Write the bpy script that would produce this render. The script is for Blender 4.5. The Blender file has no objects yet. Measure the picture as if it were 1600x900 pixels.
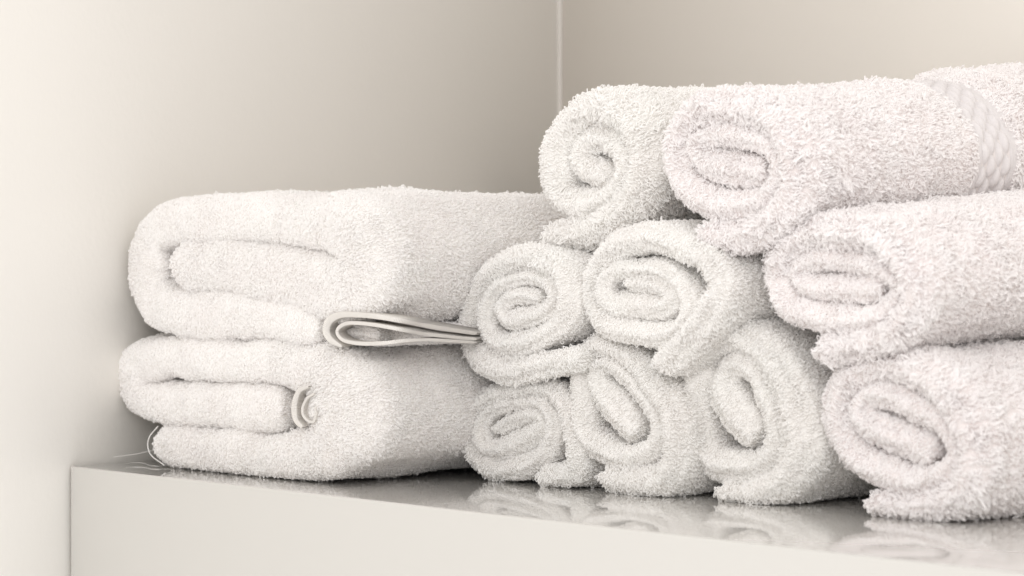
import bpy, math, random
import numpy as np
from mathutils import Vector

# ------------------------------------------------------------------ camera
scene = bpy.context.scene
F = 4308.0                       # focal length in photo pixels (1600 wide)
D = np.array([-0.752, 0.659, 0.0]); D /= np.linalg.norm(D)
R = np.array([D[1], -D[0], 0.0])
CAM = np.array([1.848, -1.159, 0.174])
HOR = 380.0
cd = bpy.data.cameras.new("camera"); cam = bpy.data.objects.new("camera", cd)
scene.collection.objects.link(cam); scene.camera = cam
cam.location = CAM
cam.rotation_euler = (math.pi/2, 0, math.atan2(-D[0], D[1]))
cd.sensor_width = 36.0; cd.lens = 36.0*F/1600.0
cd.shift_y = -(450.0-HOR)/1600.0
cd.clip_start = 0.05; cd.clip_end = 60
cd.dof.use_dof = True; cd.dof.focus_distance = 1.98; cd.dof.aperture_fstop = 9.0

# ------------------------------------------------------------------ world and lamps
w = bpy.data.worlds.new("World"); scene.world = w; w.use_nodes = True
bg = w.node_tree.nodes["Background"]
bg.inputs[0].default_value = (1.0, 0.976, 0.962, 1); bg.inputs[1].default_value = 1.19

def area(name, loc, target, size, power, col):
    l = bpy.data.lights.new(name, 'AREA'); l.shape = 'RECTANGLE'; l.size = size[0]; l.size_y = size[1]
    l.energy = power; l.color = col
    o = bpy.data.objects.new(name, l); scene.collection.objects.link(o)
    o.location = loc
    o.rotation_euler = (Vector(target)-Vector(loc)).to_track_quat('-Z', 'Y').to_euler()
area("soft_key_light", (2.25, -1.95, 0.95), (0.3, 0.3, 0.15), (1.8, 1.2), 27.0, (1.0, 0.99, 0.985))  # soft key lamp added out of frame to brighten side wall and towels

vs = scene.view_settings
vs.view_transform = 'Standard'; vs.look = 'None'; vs.exposure = 0.0; vs.gamma = 1.0; vs.use_curve_mapping = False
cy = scene.cycles
cy.max_bounces = 14; cy.diffuse_bounces = 8; cy.glossy_bounces = 4; cy.transmission_bounces = 8
cy.use_denoising = True
cy.use_adaptive_sampling = True; cy.adaptive_threshold = 0.01

rng = np.random.default_rng(7)

# ------------------------------------------------------------------ materials
def mat(name):
    m = bpy.data.materials.new(name); m.use_nodes = True
    nt = m.node_tree
    return m, nt, nt.nodes["Principled BSDF"]
def noise_bump(nt, bsdf, scale, strength, dist, detail=4, vec=None, rough=0.55):
    tc = nt.nodes.new("ShaderNodeTexCoord")
    n = nt.nodes.new("ShaderNodeTexNoise"); n.inputs["Scale"].default_value = scale
    n.inputs["Detail"].default_value = detail; n.inputs["Roughness"].default_value = rough
    src = tc.outputs["Object"]
    if vec:
        mp = nt.nodes.new("ShaderNodeMapping"); mp.inputs["Scale"].default_value = vec
        nt.links.new(src, mp.inputs[0]); src = mp.outputs[0]
    nt.links.new(src, n.inputs["Vector"])
    b = nt.nodes.new("ShaderNodeBump"); b.inputs["Strength"].default_value = strength; b.inputs["Distance"].default_value = dist
    nt.links.new(n.outputs["Fac"], b.inputs["Height"]); nt.links.new(b.outputs["Normal"], bsdf.inputs["Normal"])
    return n

def paint(name, c1, c2, scale=3.0, bump=220, rough=0.75, bstr=0.22, bd=0.0006, vec=None):
    m, nt, b = mat(name)
    n = noise_bump(nt, b, bump, bstr, bd, 5, vec)
    tc = nt.nodes.new("ShaderNodeTexCoord")
    n2 = nt.nodes.new("ShaderNodeTexNoise"); n2.inputs["Scale"].default_value = scale; n2.inputs["Detail"].default_value = 3
    nt.links.new(tc.outputs["Object"], n2.inputs["Vector"])
    r = nt.nodes.new("ShaderNodeValToRGB"); r.color_ramp.elements[0].position = 0.3; r.color_ramp.elements[1].position = 0.7
    r.color_ramp.elements[0].color = (*c1, 1); r.color_ramp.elements[1].color = (*c2, 1)
    nt.links.new(n2.outputs["Fac"], r.inputs[0]); nt.links.new(r.outputs[0], b.inputs["Base Color"])
    b.inputs["Roughness"].default_value = rough
    return m
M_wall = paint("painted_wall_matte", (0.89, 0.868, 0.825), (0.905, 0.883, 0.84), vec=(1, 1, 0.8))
M_back = paint("shaded_back_wall_paint", (0.81, 0.77, 0.715), (0.825, 0.785, 0.73))  # warm beige, darkened all over to replace shade missing on this wall
M_bead = paint("corner_sealant", (0.55, 0.52, 0.48), (0.57, 0.535, 0.495), rough=0.6)
M_under = paint("shelf_underside", (0.80, 0.76, 0.72), (0.82, 0.78, 0.74), rough=0.5)
M_seal, nt, b = mat("gap_sealant"); b.inputs["Base Color"].default_value = (0.47, 0.44, 0.39, 1); b.inputs["Roughness"].default_value = 0.9
noise_bump(nt, b, 400, 0.4, 0.0005)

M_shelf, nt, b = mat("glossy_lacquer")
b.inputs["Roughness"].default_value = 0.16; b.inputs["IOR"].default_value = 1.55
b.inputs["Coat Weight"].default_value = 1.0; b.inputs["Coat Roughness"].default_value = 0.025
tc = nt.nodes.new("ShaderNodeTexCoord"); n2 = nt.nodes.new("ShaderNodeTexNoise"); n2.inputs["Scale"].default_value = 2.2
nt.links.new(tc.outputs["Object"], n2.inputs["Vector"])
r = nt.nodes.new("ShaderNodeValToRGB"); r.color_ramp.elements[0].color = (0.56, 0.545, 0.512, 1); r.color_ramp.elements[1].color = (0.58, 0.565, 0.535, 1)
nt.links.new(n2.outputs["Fac"], r.inputs[0]); nt.links.new(r.outputs[0], b.inputs["Base Color"])
bu = nt.nodes.new("ShaderNodeBump"); bu.inputs["Strength"].default_value = 0.006; bu.inputs["Distance"].default_value = 0.001
n3 = nt.nodes.new("ShaderNodeTexNoise"); n3.inputs["Scale"].default_value = 35; nt.links.new(tc.outputs["Object"], n3.inputs["Vector"])
nt.links.new(n3.outputs["Fac"], bu.inputs["Height"]); nt.links.new(bu.outputs["Normal"], b.inputs["Normal"]); nt.links.new(bu.outputs["Normal"], b.inputs["Coat Normal"])

def cotton(name, c, trans=0.25, var=0.015):
    m = bpy.data.materials.new(name); m.use_nodes = True; nt = m.node_tree; nt.nodes.clear()
    out = nt.nodes.new("ShaderNodeOutputMaterial"); d = nt.nodes.new("ShaderNodeBsdfDiffuse"); t = nt.nodes.new("ShaderNodeBsdfTranslucent")
    mx = nt.nodes.new("ShaderNodeMixShader"); mx.inputs[0].default_value = trans
    tc = nt.nodes.new("ShaderNodeTexCoord"); n = nt.nodes.new("ShaderNodeTexNoise"); n.inputs["Scale"].default_value = 28; n.inputs["Detail"].default_value = 4
    r = nt.nodes.new("ShaderNodeValToRGB"); r.color_ramp.elements[0].position = 0.35; r.color_ramp.elements[1].position = 0.65
    r.color_ramp.elements[0].color = (c[0]-var*0.6, c[1]-var, c[2]-var, 1); r.color_ramp.elements[1].color = (*c, 1)
    nt.links.new(tc.outputs["Object"], n.inputs["Vector"]); nt.links.new(n.outputs["Fac"], r.inputs[0])
    for s in (d, t): nt.links.new(r.outputs[0], s.inputs["Color"])
    nt.links.new(d.outputs[0], mx.inputs[1]); nt.links.new(t.outputs[0], mx.inputs[2]); nt.links.new(mx.outputs[0], out.inputs[0])
    return m
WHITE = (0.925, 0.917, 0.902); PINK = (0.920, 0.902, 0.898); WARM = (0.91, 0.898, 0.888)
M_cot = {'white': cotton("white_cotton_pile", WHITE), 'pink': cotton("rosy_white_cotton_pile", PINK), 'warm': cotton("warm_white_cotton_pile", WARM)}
M_cloth = {'white': cotton("white_cotton_ground_shaded", (0.80, 0.785, 0.76), 0.05), 'pink': cotton("rosy_cotton_ground_shaded", (0.79, 0.745, 0.73), 0.05), 'warm': cotton("warm_cotton_ground_shaded", (0.79, 0.77, 0.745), 0.05)}  # ground darker than pile: shade between the loops put into the colour

M_hem, nt, b = mat("woven_hem_tape"); b.inputs["Base Color"].default_value = (0.81, 0.775, 0.73, 1); b.inputs["Roughness"].default_value = 0.95
uvn = nt.nodes.new("ShaderNodeUVMap"); wv = nt.nodes.new("ShaderNodeTexWave"); wv.inputs["Scale"].default_value = 1.0; wv.inputs["Distortion"].default_value = 0.6
mp = nt.nodes.new("ShaderNodeMapping"); mp.inputs["Scale"].default_value = (260, 120, 1)
nt.links.new(uvn.outputs[0], mp.inputs[0]); nt.links.new(mp.outputs[0], wv.inputs[0])
bu = nt.nodes.new("ShaderNodeBump"); bu.inputs["Strength"].default_value = 0.9; bu.inputs["Distance"].default_value = 0.0006
nt.links.new(wv.outputs["Fac"], bu.inputs["Height"]); nt.links.new(bu.outputs["Normal"], b.inputs["Normal"])
M_band, nt, b = mat("woven_band_cotton"); b.inputs["Base Color"].default_value = (0.73, 0.695, 0.69, 1); b.inputs["Roughness"].default_value = 0.9
noise_bump(nt, b, 1300, 0.9, 0.0008)
M_thread, nt, b = mat("white_thread"); b.inputs["Base Color"].default_value = (0.86, 0.845, 0.82, 1); b.inputs["Roughness"].default_value = 0.7
M_teal, nt, b = mat("teal_fibre"); b.inputs["Base Color"].default_value = (0.25, 0.62, 0.60, 1); b.inputs["Roughness"].default_value = 0.8

# ------------------------------------------------------------------ helpers
def link(o, parent=None):
    scene.collection.objects.link(o)
    if parent: o.parent = parent
    return o
def tag(o, label=None, cat=None, group=None, kind=None):
    for k, v in (('label', label), ('category', cat), ('group', group), ('kind', kind)):
        if v: o[k] = v
    return o
def mesh_obj(name, verts, faces, m, parent=None, smooth=True, uv=None):
    me = bpy.data.meshes.new(name)
    verts = np.asarray(verts, dtype=np.float32); faces = np.asarray(faces, dtype=np.int32)
    me.vertices.add(len(verts)); me.vertices.foreach_set("co", verts.ravel())
    k = faces.shape[1]
    me.loops.add(faces.size); me.loops.foreach_set("vertex_index", faces.ravel())
    me.polygons.add(len(faces)); me.polygons.foreach_set("loop_start", np.arange(0, faces.size, k, dtype=np.int32))
    me.polygons.foreach_set("loop_total", np.full(len(faces), k, dtype=np.int32))
    if uv is not None:
        l = me.uv_layers.new(name="UVMap"); l.data.foreach_set("uv", np.asarray(uv, dtype=np.float32)[faces.ravel()].ravel())
    me.update(calc_edges=True); me.validate()
    me.polygons.foreach_set("use_smooth", [smooth]*len(me.polygons))
    me.materials.append(m)
    return link(bpy.data.objects.new(name, me), parent)
def empty(name, loc):
    o = bpy.data.objects.new(name, None); o.empty_display_size = 0.02; link(o); o.location = loc; return o
def box(name, lo, hi, m, bevel=0.0, parent=None, seg=3):
    import bmesh
    bm = bmesh.new(); bmesh.ops.create_cube(bm, size=1.0)
    lo, hi = Vector(lo), Vector(hi)
    for v in bm.verts: v.co = Vector([(lo[i]+hi[i])/2 + v.co[i]*(hi[i]-lo[i]) for i in range(3)])
    if bevel: bmesh.ops.bevel(bm, geom=list(bm.edges), offset=bevel, segments=seg, affect='EDGES', profile=0.5)
    me = bpy.data.meshes.new(name); bm.to_mesh(me); bm.free(); me.materials.append(m)
    for p in me.polygons: p.use_smooth = True
    o = link(bpy.data.objects.new(name, me), parent)
    if bevel:
        me.set_sharp_from_angle(angle=math.radians(40)) if hasattr(me, "set_sharp_from_angle") else None
    return o
def curves_obj(name, pts, radius, m, parent):
    """pts (n,k,3), radius (n,k)"""
    n, k, _ = pts.shape
    hc = bpy.data.hair_curves.new(name); hc.add_curves([k]*n)
    hc.attributes["position"].data.foreach_set("vector", np.ascontiguousarray(pts, dtype=np.float32).ravel())
    ra = hc.attributes.get("radius") or hc.attributes.new("radius", 'FLOAT', 'POINT')
    ra.data.foreach_set("value", np.ascontiguousarray(radius, dtype=np.float32).ravel())
    hc.materials.append(m)
    return link(bpy.data.objects.new(name, hc), parent)
def tube(name, P, rad, m, parent=None, n=8):
    P = np.asarray(P, float); T = np.gradient(P, axis=0); T /= np.linalg.norm(T, axis=1)[:, None]+1e-12
    up = np.array([0.13, 0.31, 0.94]); A = np.cross(T, up); A /= np.linalg.norm(A, axis=1)[:, None]; B = np.cross(T, A)
    th = np.linspace(0, 2*np.pi, n, endpoint=False); rad = np.broadcast_to(rad, (len(P),))
    V = P[:, None] + rad[:, None, None]*(A[:, None]*np.cos(th)[None, :, None] + B[:, None]*np.sin(th)[None, :, None])
    i, j = np.meshgrid(np.arange(len(P)-1), np.arange(n), indexing='ij'); j2 = (j+1) % n
    f = np.stack([i*n+j, (i+1)*n+j, (i+1)*n+j2, i*n+j2], -1).reshape(-1, 4)
    return mesh_obj(name, V.reshape(-1, 3), f, m, parent)
def on_plane_y(px, py, Y):
    """point where the sight line through a photo pixel meets the plane y = Y"""
    v = D + R*((px-800.0)/F) + np.array([0, 0, 1.0])*((HOR-py)/F)
    t = (Y-CAM[1])/v[1]
    return CAM + v*t
def on_plane_x(px, py, X):
    v = D + R*((px-800.0)/F) + np.array([0, 0, 1.0])*((HOR-py)/F)
    return CAM + v*((X-CAM[0])/v[0])
def catmull(P, n_sub=12):
    P = np.asarray(P, float); Q = np.vstack([2*P[0]-P[1], P, 2*P[-1]-P[-2]]); out = []
    t = np.linspace(0, 1, n_sub, endpoint=False)[:, None]
    for i in range(1, len(Q)-2):
        a, b_, c, d = Q[i-1], Q[i], Q[i+1], Q[i+2]
        out.append(0.5*((2*b_)+(-a+c)*t+(2*a-5*b_+4*c-d)*t*t+(-a+3*b_-3*c+d)*t**3))
    out.append(P[-1:]); return np.vstack(out)
def resample(P, step):
    d = np.r_[0, np.cumsum(np.linalg.norm(np.diff(P[:, :2], axis=0), axis=1))]
    n = max(8, int(d[-1]/step)); s = np.linspace(0, d[-1], n)
    return np.stack([np.interp(s, d, P[:, k]) for k in range(P.shape[1])], 1), s
class Noise3:
    """smooth periodic lattice noise, about -1..1"""
    def __init__(self, seed, n=32):
        self.g = np.random.default_rng(seed).uniform(-1, 1, (n, n, n)); self.n = n
    def __call__(self, p, scale):
        q = np.asarray(p)*scale; i = np.floor(q).astype(int); f = q-i; f = f*f*(3-2*f); n = self.n; g = self.g; r = 0
        for dx in (0, 1):
            for dy in (0, 1):
                for dz in (0, 1):
                    wgt = (f[..., 0] if dx else 1-f[..., 0])*(f[..., 1] if dy else 1-f[..., 1])*(f[..., 2] if dz else 1-f[..., 2])
                    r = r + wgt*g[(i[..., 0]+dx) % n, (i[..., 1]+dy) % n, (i[..., 2]+dz) % n]
        return r
NZ = [Noise3(s) for s in (1, 2, 3, 4)]

# ------------------------------------------------------------------ the setting
W = 1.5; DEPTH = 0.518
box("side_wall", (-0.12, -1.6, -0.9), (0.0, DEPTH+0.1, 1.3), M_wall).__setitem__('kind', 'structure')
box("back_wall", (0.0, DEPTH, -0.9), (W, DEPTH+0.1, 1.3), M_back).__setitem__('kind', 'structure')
# rounded bead of sealant up the corner
z = np.linspace(0.001, 1.29, 90); rr = 0.0032+0.0002*np.sin(z*70)
bead = tube("corner_bead", np.stack([0.0002+0.0003*np.sin(z*9), np.full(90, DEPTH-0.0002), z], 1), rr, M_bead, None, 12); tag(bead, kind='structure')
shelf = box("shelf", (0.0022, 0.0, -0.30), (W-0.002, DEPTH-0.001, 0.0), M_shelf, 0.0016, seg=4)
tag(shelf, "glossy off-white lacquered shelf carrying folded and rolled towels", "shelf")
seal = box("gap_sealant", (0.0002, 0.0032, -0.30), (0.0021, 0.006, -0.0006), M_seal, 0, shelf)

# ------------------------------------------------------------------ towels
def towel_strip(px_path, crop, Y0, L, seed, nose=0.0135, tilt=0.0, yaw=0.0, recess=0.004, step=0.0016, lump=0.0022, p=1.8, grow=0.0, tip=1.0, rows=26, floor=True, dz=None, hcorr=1.0, bulge=None, taper=0.0, core=1.22, ridge=0.0021):
    ox, oy, sc = crop
    P = np.array([(ox+a/sc, oy+b_/sc, h/sc) for a, b_, h in px_path], float)
    P = catmull(P, 10)
    W3 = np.array([on_plane_y(a, b_, Y0+nose*0.55) for a, b_, _ in P])
    dep = (W3-CAM) @ D
    # pixel half thickness to metres: mean of the vertical and the foreshortened horizontal scale
    T2 = np.gradient(W3[:, [0, 2]], axis=0); T2 /= np.linalg.norm(T2, axis=1)[:, None]+1e-9
    vert = np.abs(T2[:, 1])                      # vertical run => thickness lies along x (foreshortened)
    k = dep/F*(1.0/(np.sqrt((vert*0.62)**2+(1-vert**2))))
    C = np.stack([W3[:, 0], W3[:, 2], P[:, 2]*k*hcorr], 1)
    C, s = resample(C, step)
    ker = np.hanning(9); ker /= ker.sum()
    hpad = np.pad(C[:, 2], 4, mode='edge'); C[:, 2] = np.convolve(hpad, ker, 'valid')
    n = len(C); c2 = C[:, :2].copy(); h = C[:, 2].copy()
    q = np.stack([c2[:, 0], c2[:, 1], np.full(n, seed*3.7)], 1)
    h *= 1+0.10*NZ[0](q, 55)+0.05*NZ[1](q, 140)
    c2 += 0.0016*np.stack([NZ[2](q, 48), NZ[3](q, 48)], 1)
    h *= 1+(core-1)*np.clip((s/s[-1]-0.74)/0.12, 0, 1)
    # round the two tips of the cloth
    for end in (0, 1):
        dist = s if end == 0 else s[-1]-s
        e = h[0]*0.95*tip if end == 0 else h[-1]*0.9
        u = np.clip(dist/e, 0, 1); h *= np.sqrt(np.clip(1-(1-u)**2, 0, 1))*0.998+0.002
    # the path starts at the tip's centre: push its first stretch out by the tip radius is not needed, tips are traced inset
    T = np.gradient(c2, axis=0); T /= np.linalg.norm(T, axis=1)[:, None]+1e-9
    N2 = np.stack([-T[:, 1], T[:, 0]], 1)
    # nose profile
    a = np.linspace(-np.pi/2, np.pi/2, 13)
    pn = np.sign(np.sin(a))*np.abs(np.sin(a))**(2/p); py_ = 1-np.abs(np.cos(a))**(2/p)
    rowy = (np.linspace(0, 1, rows)**1.25)[1:]
    prof_n = np.r_[-np.ones(rows-1), pn, np.ones(rows-1)]
    prof_d = np.r_[-rowy[::-1], np.zeros(13), rowy]   # -/+ fraction of body
    prof_y = np.r_[np.zeros(rows-1), py_, np.zeros(rows-1)]
    K = len(prof_n)
    nz = np.minimum(nose, h*1.15)[:, None]
    frac = s/s[-1]
    yfront = recess*np.clip(frac*1.3-0.15, 0, 1) + 0.0018*NZ[1](q, 38) + 0.0009*NZ[2](q, 110)
    y = yfront[:, None] + np.where(np.abs(prof_d)[None, :] > 0, nz + (L-nz-yfront[:, None])*np.abs(prof_d)[None, :], nz*prof_y[None, :])
    hh = h[:, None]*prof_n[None, :]
    X = c2[:, 0:1]+N2[:, 0:1]*hh; Z = c2[:, 1:2]+N2[:, 1:2]*hh
    cx, cz = c2.mean(0)
    g = 1+grow*y/L
    X = cx+(X-cx)*g+yaw*y; Z = cz+(Z-cz)*g+tilt*y
    G = np.stack([X, Y0+y, Z], -1)
    if bulge: G = G + bulge(G)
    if taper:
        x0, x1 = G[..., 0].min(), G[..., 0].max(); yy = np.clip(G[..., 1]-Y0, 0, 0.30)
        G[..., 0] -= taper*np.minimum(yy, 0.115+0.25*np.maximum(yy-0.115, 0))*(G[..., 0]-x0)/(x1-x0)
    # rows of pile: shallow ridges that follow the coil over the rounded edge
    if ridge:
        arc = np.where(np.abs(prof_d) > 0, 0, 1.0)[None, :]*np.cos(prof_n[None, :]*np.pi*2.0+0.9*NZ[1](q, 30)[:, None])*np.clip(np.cos(prof_n*np.pi/2), 0, 1)[None, :]**0.5
        G[..., 1] -= ridge*arc*(1+0.9*NZ[3](q, 45))[:, None]
    # soft lumps
    lf = np.clip(y/0.02, 0.25, 1)[..., None]
    lumpv = np.stack([NZ[0](G+seed, 17), 0*X, NZ[1](G+seed*2, 17)], -1)*lump + np.stack([NZ[2](G+seed, 42), 0*X, NZ[3](G-seed, 42)], -1)*lump*0.42
    G = G + lumpv*lf
    if dz is None: dz = 0.0
    G[..., 2] += dz
    if floor:
        zz = G[..., 2]; soft = 0.004
        G[..., 2] = np.where(zz < soft, 0.0016+(soft-0.0016)*np.exp(np.clip((zz-soft)/(soft*0.9), -8, 0)), zz)
    # which side of the cloth is covered by another turn deep inside the roll
    cover = np.zeros((n, 2), bool); idx = np.arange(n)
    for si, sg in ((0, -1), (1, 1)):
        Q = c2+N2*(sg*(h+0.003))[:, None]
        d2 = np.linalg.norm(Q[:, None]-c2[None], axis=2)
        far = np.abs(idx[:, None]-idx[None])*step > 2.6*h.max()*0.8+0*h[:, None]
        cover[:, si] = ((d2 < h[None]*0.97) & far).any(1)
    i, j = np.meshgrid(np.arange(n-1), np.arange(K), indexing='ij'); j2 = (j+1) % K
    f = np.stack([i*K+j, i*K+j2, (i+1)*K+j2, (i+1)*K+j], -1).reshape(-1, 4)
    return dict(G=G, faces=f, n=n, K=K, y=y, prof_n=prof_n, prof_d=prof_d, cover=cover, Y0=Y0, s=s, h=h, c2=c2)

def make_loops(S, name, parent, m, density, length, width, rad, seed, lean=0.5, hem_skip=0.0, ymax=0.36, skip=None, fuzzy=0.0, origin=(0, 0, 0), jit=0.16, wind=None):
    G = S['G']; n, K = S['n'], S['K']; rg = np.random.default_rng(seed)
    A, B, C_, E = G[:-1, :-1], G[:-1, 1:], G[1:, 1:], G[1:, :-1]
    nr = np.cross(C_-A, B-E); ar = 0.5*np.linalg.norm(nr, axis=-1); nrm = nr/(2*ar[..., None]+1e-15)
    cen = (A+B+C_+E)/4
    # outward check: against the strip's centre line
    ctr = S['c2']
    ym = 0.5*(S['y'][:-1, :-1]+S['y'][1:, 1:])
    pn = 0.5*(S['prof_n'][:-1]+S['prof_n'][1:])[None, :]
    side = (pn > 0).astype(int)
    cov = S['cover'][:-1][:, :, None] if False else S['cover'][:-1]
    covered = np.take_along_axis(cov, np.broadcast_to(side, (n-1, K-1)), axis=1) & (ym > 0.016)
    tocam = CAM-cen; tocam /= np.linalg.norm(tocam, axis=-1)[..., None]
    vis = (nrm*tocam).sum(-1) > -0.35
    ok = vis & (~covered) & (ym < ymax)
    if hem_skip > 0: ok &= (S['s'][:-1] > hem_skip)[:, None]
    if skip is not None: ok &= ~skip(cen)
    wgt = np.where(ok, ar, 0).ravel(); tot = wgt.sum()
    cnt = int(tot*1e6*density)
    pick = rg.choice(len(wgt), size=cnt, p=wgt/tot)
    u, v = rg.random((2, cnt, 1))
    a, b_, c, e = (q.reshape(-1, 3)[pick] for q in (A, B, C_, E))
    pos = a*(1-u)*(1-v)+b_*(1-u)*v+c*u*v+e*u*(1-v)
    N = nrm.reshape(-1, 3)[pick]
    along = (e-a); along /= np.linalg.norm(along, axis=1)[:, None]+1e-12
    # clumped lean: neighbours lean alike
    cl = np.stack([NZ[k_](pos+seed, 170) for k_ in range(3)], -1)*(0.5+fuzzy) + np.stack([NZ[k_](pos*1.0+seed*1.3, 480) for k_ in range(3)], -1)*(0.4+fuzzy)
    ln = cl*lean + rg.normal(0, jit, (cnt, 3)) + np.array([0, 0, -0.22])
    if wind is not None: ln = ln+np.array(wind)
    ln -= N*(ln*N).sum(1)[:, None]
    # loop plane: mostly across the lean, turned at random
    acr = b_-a; acr /= np.linalg.norm(acr, axis=1)[:, None]+1e-12
    tdir = rg.normal(0, 0.45, (cnt, 3)) + acr; tdir -= N*(tdir*N).sum(1)[:, None]; tdir /= np.linalg.norm(tdir, axis=1)[:, None]
    turn = (pick//(K-1))/(n-1); onnose = np.abs(0.5*(S['prof_d'][:-1]+S['prof_d'][1:])[pick%(K-1)]) < 0.02
    ll = length*rg.lognormal(0, 0.26, (cnt, 1))*np.where(onnose & (turn > 0.45), 0.8, np.where(onnose, 1.2, 1.0))[:, None]*(1+0.35*NZ[3](pos+seed, 55))[:, None]; ww = width*rg.uniform(0.6, 1.25, (cnt, 1))
    t = np.linspace(0, 1, 6); up_ = np.sin(np.pi*t)**0.75; sd = -np.cos(np.pi*t)*(1+0.35*np.sin(np.pi*t))
    pts = pos[:, None] + N[:, None]*((ll*0.9)[:, :, None]*up_[None, :, None]-0.0004) + ln[:, None]*(ll[:, :, None]*(up_[None, :, None]**1.6)) + tdir[:, None]*(ww[:, :, None]*0.5*sd[None, :, None])
    pts[..., 2] = np.maximum(pts[..., 2], 0.0004)
    radius = np.broadcast_to(rad*rg.uniform(0.75, 1.2, (cnt, 1)), (cnt, 6)).copy()
    o = curves_obj(name, pts-np.array(origin), radius, m, parent); tag(o, kind='stuff')
    return cnt

QUAL = 1.0
def build_roll(path, crop, Y0, label, seed, tone='white', cat="rolled towel", loops=(0.5, 0.0026, 0.0017, 0.00030), lean=0.5, fuzzy=0.0, hem=0.0, skip=None, band=None, group="rolled towels stacked on the shelf", **kw):
    S = towel_strip(path, crop, Y0, kw.pop('L', 0.33), seed, **kw)
    G = S['G']; base = np.array([G[..., 0].mean(), Y0, G[..., 2].min()])
    root = empty("rolled_towel", base); tag(root, label, cat, group)
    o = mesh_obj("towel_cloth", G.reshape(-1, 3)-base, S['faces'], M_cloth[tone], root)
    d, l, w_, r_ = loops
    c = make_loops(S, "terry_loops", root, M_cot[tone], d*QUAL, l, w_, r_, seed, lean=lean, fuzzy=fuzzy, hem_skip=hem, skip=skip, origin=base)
    print("roll", label[:30], "loops", c, "quads", len(S['faces']))
    return root, S, base

fine = (0.46, 0.0022, 0.0022, 0.00034)
soft = (0.44, 0.0027, 0.0024, 0.00038)

R1 = [(585,735,68),(700,735,70),(810,700,65),(840,590,58),(810,450,55),(780,300,52),(710,170,50),(590,115,48),(440,120,46),(290,150,48),(170,220,52),(100,340,52),(90,470,52),(110,590,55),(210,690,68),(340,700,75),(470,670,75),(580,590,65),(650,480,58),(665,360,50),(600,235,42),(470,205,40),(330,220,42),(220,280,44),(160,370,46),(150,470,48),(200,555,58),(310,545,68),(430,490,72),(530,430,62),(590,370,45),(550,305,36),(450,310,38),(350,350,40),(270,410,35)]
build_roll(R1, (720,580,4.5), 0.152, "white rolled towel at the left end of the bottom row, beside the folded towels", 11, loops=fine)
R2 = [(215,765,62),(330,785,65),(450,775,65),(530,690,55),(540,560,50),(525,440,50),(450,320,52),(340,190,52),(220,120,52),(120,170,52),(88,290,48),(86,420,45),(95,540,50),(170,620,55),(290,665,55),(390,645,50),(455,570,45),(450,470,45),(390,370,42),(310,265,40),(230,205,38),(165,235,38),(160,310,42),(212,392,58),(288,478,58),(350,545,48)]
build_roll(R2, (880,500,3.103), 0.153, "narrow upright rolled towel with a slanting oval coil and small dark hole, bottom row", 12, loops=fine, core=1.3)
R3 = [(225,785,50),(370,785,58),(500,735,68),(565,620,72),(560,480,72),(520,340,72),(440,210,72),(330,110,72),(210,100,68),(115,190,60),(92,320,55),(92,450,58),(110,570,68),(180,650,72),(300,670,65),(400,650,60),(455,570,52),(450,460,48),(412,365,46),(345,250,42),(260,220,42),(210,300,45),(236,385,60),(306,470,62),(366,542,52)]
build_roll(R3, (1050,490,2.8125), 0.168, "tall white rolled towel on the shelf with its tongue-like tail end tucked underneath", 13, loops=fine, core=1.3)
R4 = [(310,790,50),(430,810,55),(560,810,60),(700,770,70),(790,670,80),(810,540,85),(770,390,85),(690,260,85),(560,160,85),(400,105,82),(250,130,78),(145,220,75),(120,350,70),(155,480,72),(240,580,75),(370,650,78),(510,690,72),(630,660,62),(715,580,58),(710,480,55),(640,390,58),(520,330,60),(400,270,62),(280,250,60),(215,320,50),(260,400,55),(370,460,65),(500,510,68),(600,560,55)]
build_roll(R4, (1270,540,3.215), 0.168, "thick fluffy rolled towel at the right end of the bottom row", 14, 'pink', loops=soft, core=1.25, hcorr=0.96, lump=0.0030, fuzzy=0.5, lean=0.85)
R5 = [(800,700,60),(650,725,65),(480,755,68),(300,770,70),(170,700,65),(105,580,60),(108,440,55),(150,300,55),(240,180,58),(370,100,58),(520,95,58),(640,150,65),(700,260,72),(710,380,72),(670,490,70),(560,560,68),(420,600,68),(290,610,60),(200,560,50),(180,460,45),(215,350,45),(290,260,45),(400,215,42),(520,210,42),(605,270,42),(620,360,45),(540,430,48),(430,455,50),(330,455,45),(290,390,36),(350,330,38),(460,320,38),(540,340,30)]
build_roll(R5, (710,380,3.913), 0.140, "white rolled towel in the middle row overlapping the folded towels", 15, loops=fine, floor=False)
R6 = [(450,770,75),(560,650,75),(680,520,70),(745,400,65),(745,300,60),(690,215,62),(590,170,65),(470,120,70),(350,110,68),(220,150,62),(125,240,52),(95,360,48),(115,480,50),(190,570,55),(330,600,55),(460,610,60),(560,560,55),(600,460,55),(560,360,52),(470,290,50),(350,275,46),(230,270,44),(155,320,42),(145,400,42),(200,455,50),(320,455,62),(430,465,58),(490,430,40),(460,370,32),(360,350,30),(270,335,22)]
build_roll(R6, (900,340,3.333), 0.143, "white rolled towel in the middle row with a hollow notch beside its loose outer fold", 16, loops=fine, floor=False)
R7 = [(330,760,60),(430,740,60),(560,700,62),(680,630,65),(750,520,72),(750,400,75),(690,290,75),(570,215,75),(430,190,75),(290,200,72),(175,255,65),(115,350,60),(118,460,62),(180,560,68),(300,600,68),(440,605,68),(570,590,62),(660,520,50),(690,440,45),(620,385,45),(500,345,45),(380,325,42),(260,335,42),(200,390,38),(260,450,45),(380,465,55),(510,465,55),(600,450,45)]
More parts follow.
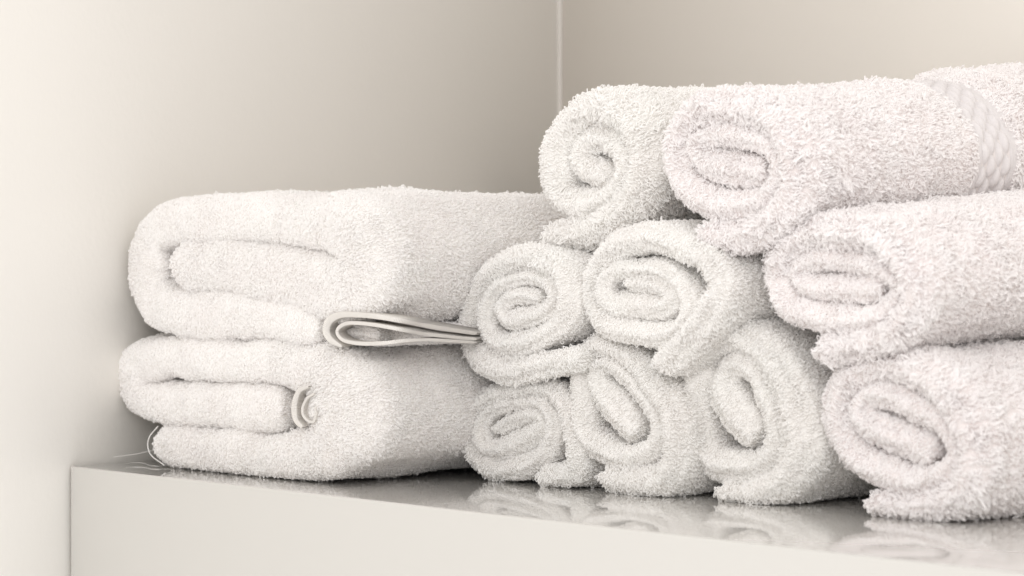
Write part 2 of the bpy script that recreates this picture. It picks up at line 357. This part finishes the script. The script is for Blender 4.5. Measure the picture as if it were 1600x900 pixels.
build_roll(R7, (1180,300,3.0), 0.160, "fluffy rosy-white rolled towel with two teal fibres, directly under the towel with the woven band", 17, 'pink', loops=soft, core=1.25, hcorr=0.96, lump=0.0030, fuzzy=0.6, lean=0.85, tilt=0.085, floor=False)
R8 = [(110,775,65),(230,765,70),(360,710,80),(480,610,85),(550,490,85),(565,360,80),(530,230,80),(430,140,80),(310,130,80),(205,190,78),(135,310,75),(125,440,72),(145,560,75),(240,620,75),(350,600,70),(430,520,60),(475,420,52),(450,320,52),(365,290,54),(270,310,52),(235,390,46),(320,455,50),(400,480,45)]
build_roll(R8, (830,130,3.214), 0.166, "small white rolled towel on the top row in front of the wall corner", 18, loops=(0.40, 0.0031, 0.0024, 0.00038), fuzzy=0.2, tilt=0.03, floor=False)
R9 = [(245,745,68),(360,760,65),(480,730,75),(590,640,80),(640,520,80),(640,390,80),(590,270,80),(480,180,78),(350,160,75),(225,185,72),(140,260,62),(108,370,60),(118,480,62),(180,560,68),(290,610,68),(410,610,70),(520,590,65),(580,490,50),(570,390,48),(490,320,48),(370,290,46),(250,290,44),(190,350,38),(240,430,48),(340,445,60),(440,460,60),(510,465,50)]
BY0, BY1 = 0.318, 0.364
def bandskip(c): return (c[..., 1] > BY0) & (c[..., 1] < BY1)
def r9_bulge(G):
    y = G[..., 1]; t = np.clip((y-BY1+0.004)/0.03, 0, 1); t = t*t*(3-2*t)
    o = np.zeros_like(G); o[..., 2] = 0.008*t
    g = np.exp(-((y-(BY0+BY1)/2)/0.03)**2); o[..., 2] -= 0.002*g
    return o
r9, S9, b9 = build_roll(R9, (1020,110,2.903), 0.150, "large rosy-white rolled towel on top with a woven beaded band around it", 19, 'pink', loops=soft, core=1.25, hcorr=0.96, lump=0.0030, fuzzy=0.6, lean=0.85, tilt=0.06, floor=False, skip=bandskip, bulge=r9_bulge)
def woven_band(S, base, root):
    """beaded woven band: real relief on the outer face of the roll, four columns of floats"""
    G = S['G']; rows = (S['K']-13)//2+1
    out = S['G'][:, :rows-1][:, ::-1]                       # outer face, front to back
    ncol = S['cover'][:, 0]; last = np.argmax(ncol[40:])+40 if ncol[40:].any() else S['n']//2
    i0, i1 = 25, last+6
    yb = np.linspace(BY0-0.0015, BY1+0.0015, 74)
    V = []; UV = []
    sl = S['s'][i0:i1]; ss = np.arange(sl[0], sl[-1], 0.0007)
    ys = out[i0:i1, :, 1]; XX = np.empty((i1-i0, 74)); ZZ = np.empty_like(XX)
    for r_ in range(i1-i0):
        XX[r_] = np.interp(yb, ys[r_], out[i0+r_, :, 0]); ZZ[r_] = np.interp(yb, ys[r_], out[i0+r_, :, 2])
    X2 = np.stack([np.interp(ss, sl, XX[:, c]) for c in range(74)], 1); Z2 = np.stack([np.interp(ss, sl, ZZ[:, c]) for c in range(74)], 1)
    P = np.stack([X2, np.broadcast_to(yb, X2.shape), Z2], -1)
    Nn = np.cross(np.gradient(P, axis=0), np.gradient(P, axis=1)); Nn /= np.linalg.norm(Nn, axis=-1)[..., None]
    c0 = np.array([X2.mean(), 0, Z2.mean()]); sg = np.sign(((P-c0)*Nn).sum()); Nn *= sg
    a0, a1 = BY0+0.003, BY1-0.011; wcol = (a1-a0)/4
    u = (yb-a0)/wcol; col = np.floor(u); fu = u-col-0.5
    lenb = 0.0112
    v = ss[:, None]/lenb + 0.5*(col[None]%2) + 0.08*NZ[1](P, 90); fv = v-np.floor(v)-0.5
    inside = ((u > 0) & (u < 4))[None]
    el = np.clip(1-(fu[None]/0.46)**2-(fv/0.48)**2, 0, 1)**0.8
    rib = 0.00022*np.sin(yb*2*np.pi/0.0022)[None]
    hgt = np.where(inside, 0.0034*el-0.0006, 0.0006+rib) + 0.0004
    edge = np.clip(np.minimum(yb-yb[0], yb[-1]-yb)/0.003, 0, 1)[None]
    P = P+Nn*(hgt*edge + 0.0002)[..., None]
    m_, k_ = P.shape[:2]; i, j = np.meshgrid(np.arange(m_-1), np.arange(k_-1), indexing='ij')
    f = np.stack([i*k_+j, i*k_+j+1, (i+1)*k_+j+1, (i+1)*k_+j], -1).reshape(-1, 4)
    if sg < 0: f = f[:, ::-1]
    mesh_obj("woven_band", P.reshape(-1, 3)-base, f, M_band, root)
woven_band(S9, b9, r9)

# ------------------------------------------------------------------ folded towels
def build_fold(paths, Y0, label, seed, L=0.40, tone='warm', **kw):
    root = None; out = []
    for i, pth in enumerate(paths):
        S = towel_strip(pth, (0, 0, 1.0), Y0, L, seed+i, **kw)
        G = S['G']
        if root is None:
            base = np.array([G[..., 0].mean(), Y0, G[..., 2].min()])
            root = empty("folded_towel", base); tag(root, label, "folded towel", "folded towels in the stack by the side wall")
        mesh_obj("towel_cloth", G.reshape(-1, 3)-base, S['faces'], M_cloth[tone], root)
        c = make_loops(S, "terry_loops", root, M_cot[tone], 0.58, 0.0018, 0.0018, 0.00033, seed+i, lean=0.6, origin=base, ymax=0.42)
        print("fold", label[:30], "loops", c, "quads", len(S['faces'])); out.append(S)
    return root, out, base
def f2_lift(G):
    y = np.clip(G[..., 1]-0.05, 0, 0.2); o = np.zeros_like(G); o[..., 2] = 0.10*y*np.clip((G[..., 2]-0.03)/0.06, 0, 1); return o
S2p = [(258,696,32),(350,706,34),(430,713,35),(480,711,38),(515,697,50),(536,645,72),(515,592,52),(480,572,39),(430,565,35),(340,562,33),(270,558,33),(216,578,32),(226,622,30),(280,632,33),(360,635,36),(420,637,36),(456,639,33)]
f2, F2, fb2 = build_fold([S2p], 0.045, "lower folded towel with a small curled hem, resting on the shelf", 31, bulge=f2_lift, nose=0.018, p=2.7, recess=0.0, lump=0.003, taper=0.2, hcorr=1.04, core=1.0, ridge=0.0)
S1p = [(284,412,40),(380,418,46),(470,437,48),(530,450,52),(562,446,54),(578,407,48),(562,364,50),(530,352,45),(470,346,37),(380,344,36),(300,347,35),(250,361,33),(234,400,32),(238,445,33),(265,482,36),(330,491,39),(420,493,36),(475,503,33),(512,512,25)]
f1, F1, fb1 = build_fold([S1p], 0.045, "upper folded towel with a flat hem loop at its lower right corner", 35, nose=0.018, p=2.7, recess=0.0, lump=0.003, taper=0.2, hcorr=1.04, core=1.0, ridge=0.0, floor=False)


def part_strip(name, path, Y0, L, m, root, base, seed, h_scale=1.0, **kw):
    kw.setdefault('lump', 0.0006); kw.setdefault('recess', 0.0); kw.setdefault('rows', 12)
    S = towel_strip(path, (0, 0, 1.0), Y0, L, seed, nose=0.0025, step=0.0012, floor=False, **kw)
    mesh_obj(name, S['G'].reshape(-1, 3)-base, S['faces'], m, root, uv=None if m is not M_hem else np.stack([np.repeat(S['s'], S['K']), S['y'].ravel()], 1))
    return S
def hem_point(px, py, Yf, Xs):
    """a point of the hem: in the front plane of the stack, then round the corner along its side"""
    q = on_plane_y(px, py, Yf)
    if q[0] > Xs:
        X = Xs
        for _ in range(6):
            q = on_plane_x(px, py, X); X = Xs-0.2*min(max(q[1]-0.045, 0), 0.115)
        return q, 1.0
    return q, 0.0
def ribbon(name, path, Yf, Xs, depth, m, root, base):
    P, e, h = [], [], []
    for a, b_, hh in path:
        q, sd = hem_point(a, b_, Yf, Xs); P.append(q); e.append(sd); h.append(hh*((q-CAM) @ D)/F)
    Q = catmull(np.column_stack([np.array(P), h, e]), 10)
    P = Q[:, :3]; h = Q[:, 3]; e = np.clip(Q[:, 4], 0, 1)
    E = np.stack([-0.45+0*e, 0.9+0*e, 0*e], 1); E /= np.linalg.norm(E, axis=1)[:, None]
    T = np.gradient(P, axis=0); T /= np.linalg.norm(T, axis=1)[:, None]
    N = np.cross(T, E); N /= np.linalg.norm(N, axis=1)[:, None]
    u = np.r_[np.linspace(0, 1, len(h))]; h = h*np.sqrt(np.clip(np.minimum(u, 1-u)/0.012, 0.02, 1))
    ang = np.linspace(-np.pi/2, np.pi/2, 9)
    pn = np.r_[-1, -1, np.sign(np.sin(ang))*np.abs(np.sin(ang))**0.45, 1, 1]; pe = np.r_[1, 0.35, np.zeros(9), 0.35, 1]; pr = np.r_[0, 0, 1-np.cos(ang), 0, 0]
    V = P[:, None] + N[:, None]*(h[:, None]*pn)[..., None] + E[:, None]*(depth*pe[None]+h[:, None]*0.28*pr[None])[..., None]
    n, K = V.shape[:2]; i, j = np.meshgrid(np.arange(n-1), np.arange(K), indexing='ij'); j2 = (j+1) % K
    f = np.stack([i*K+j, i*K+j2, (i+1)*K+j2, (i+1)*K+j], -1).reshape(-1, 4)
    sl = np.r_[0, np.cumsum(np.linalg.norm(np.diff(P, axis=0), axis=1))]
    return mesh_obj(name, V.reshape(-1, 3)-base, f, m, root, uv=np.stack([np.repeat(sl, K), np.tile(np.linspace(0, 0.02, K), n)], 1))
# teardrop hem at the lower right of the upper folded towel, running back along the side
XS = 0.350
ribbon("hem", [(745,521,3.24),(722,518,3.24),(690,513,3.46),(660,508,3.60),(625,501,3.74),(590,495,4.03),(560,492,4.32),(532,492,5.04),(514,501,6.48),(509,517,6.48),(516,531,5.04),(534,542,2.16)], 0.043, XS, 0.03, M_hem, f1, fb1)
ribbon("hem", [(745,530,2.6),(722,528.5,2.7),(690,525,2.9),(660,521.5,3),(625,515,3),(590,508.5,3),(560,505,2.9),(541,505.5,2.9),(529,512,2.8),(527,522,2.8),(538,532.5,2.9),(565,537,3.1),(600,536,3.1),(632,532.5,2.9),(665,531,2.6),(700,532.5,2.4),(745,535.5,2.2)], 0.0435, XS, 0.03, M_hem, f1, fb1)
Sx = part_strip("folded_corner", [(500,516,17),(540,520,17),(575,523,13),(598,526,8)], 0.058, 0.10, M_cloth['warm'], f1, fb1, 43)
make_loops(Sx, "terry_loops", f1, M_cot['warm'], 1.0, 0.0016, 0.0013, 0.00026, 44, origin=fb1)
# curled hem in the lower folded towel
ribbon("hem", [(482,604,2.16),(468,610,3.60),(461,624,4.68),(459,641,5.04),(462,657,4.32),(472,668,2.88)], 0.040, 9, 0.03, M_hem, f2, fb2)
ribbon("hem", [(491,615,1.80),(480,622,2.16),(473,635,2.16),(473,648,2.16),(480,657,2.16),(489,659,2.16),(493,648,1.87),(492,636,1.80)], 0.042, 9, 0.03, M_hem, f2, fb2)
# loose threads
def thread(px, Y, rad, parent, base, m=M_thread, name="thread"):
    P = np.array([on_plane_y(a, b_, y_)-base for (a, b_), y_ in zip(px, Y)])
    P = catmull(P, 8); return tube(name, P, rad, m, parent, 6)
thread([(247,666),(234,682),(231,697),(237,712),(257,727)], [0.046]*5, 0.00045, f2, fb2)
t1 = thread([(178,714),(200,711),(215,709),(232,705),(246,703)], [0.030, 0.034, 0.038, 0.042, 0.046], 0.00013, f2, fb2)
def shelf_pt(px, py):
    v = D + R*((px-800.0)/F) + np.array([0, 0, 1.0])*((HOR-py)/F); return CAM+v*((0.0006-CAM[2])/v[2])
P = np.array([shelf_pt(*q) for q in [(196,725),(208,723),(222,723.5),(234,727),(246,728.5),(258,727.5),(276,728)]])-fb2
tube("thread", catmull(P, 8), 0.00017, M_thread, f2, 6)
# two teal fibres caught in the pile of the middle right roll
r7 = [o for o in scene.objects if o.get('label', '').startswith('fluffy rosy-white rolled towel with two teal')][0]
body = [c for c in r7.children if c.name.startswith('towel_cloth')][0]
def surf(px, py):
    v = D + R*((px-800.0)/F) + np.array([0, 0, 1.0])*((HOR-py)/F); b0 = np.array(r7.location)
    hit, loc, nn, _ = body.ray_cast(Vector(CAM-b0), Vector(v/np.linalg.norm(v)))
    return np.array(loc)+np.array(nn)*0.0026
for q in ([(1534,358),(1536,367),(1541,373),(1543,384)], [(1474,386),(1480,383),(1481,389),(1487,387)]):
    tube("teal_fibre", catmull(np.array([surf(*a) for a in q]), 6), 0.00035, M_teal, r7, 6)

print("script done")
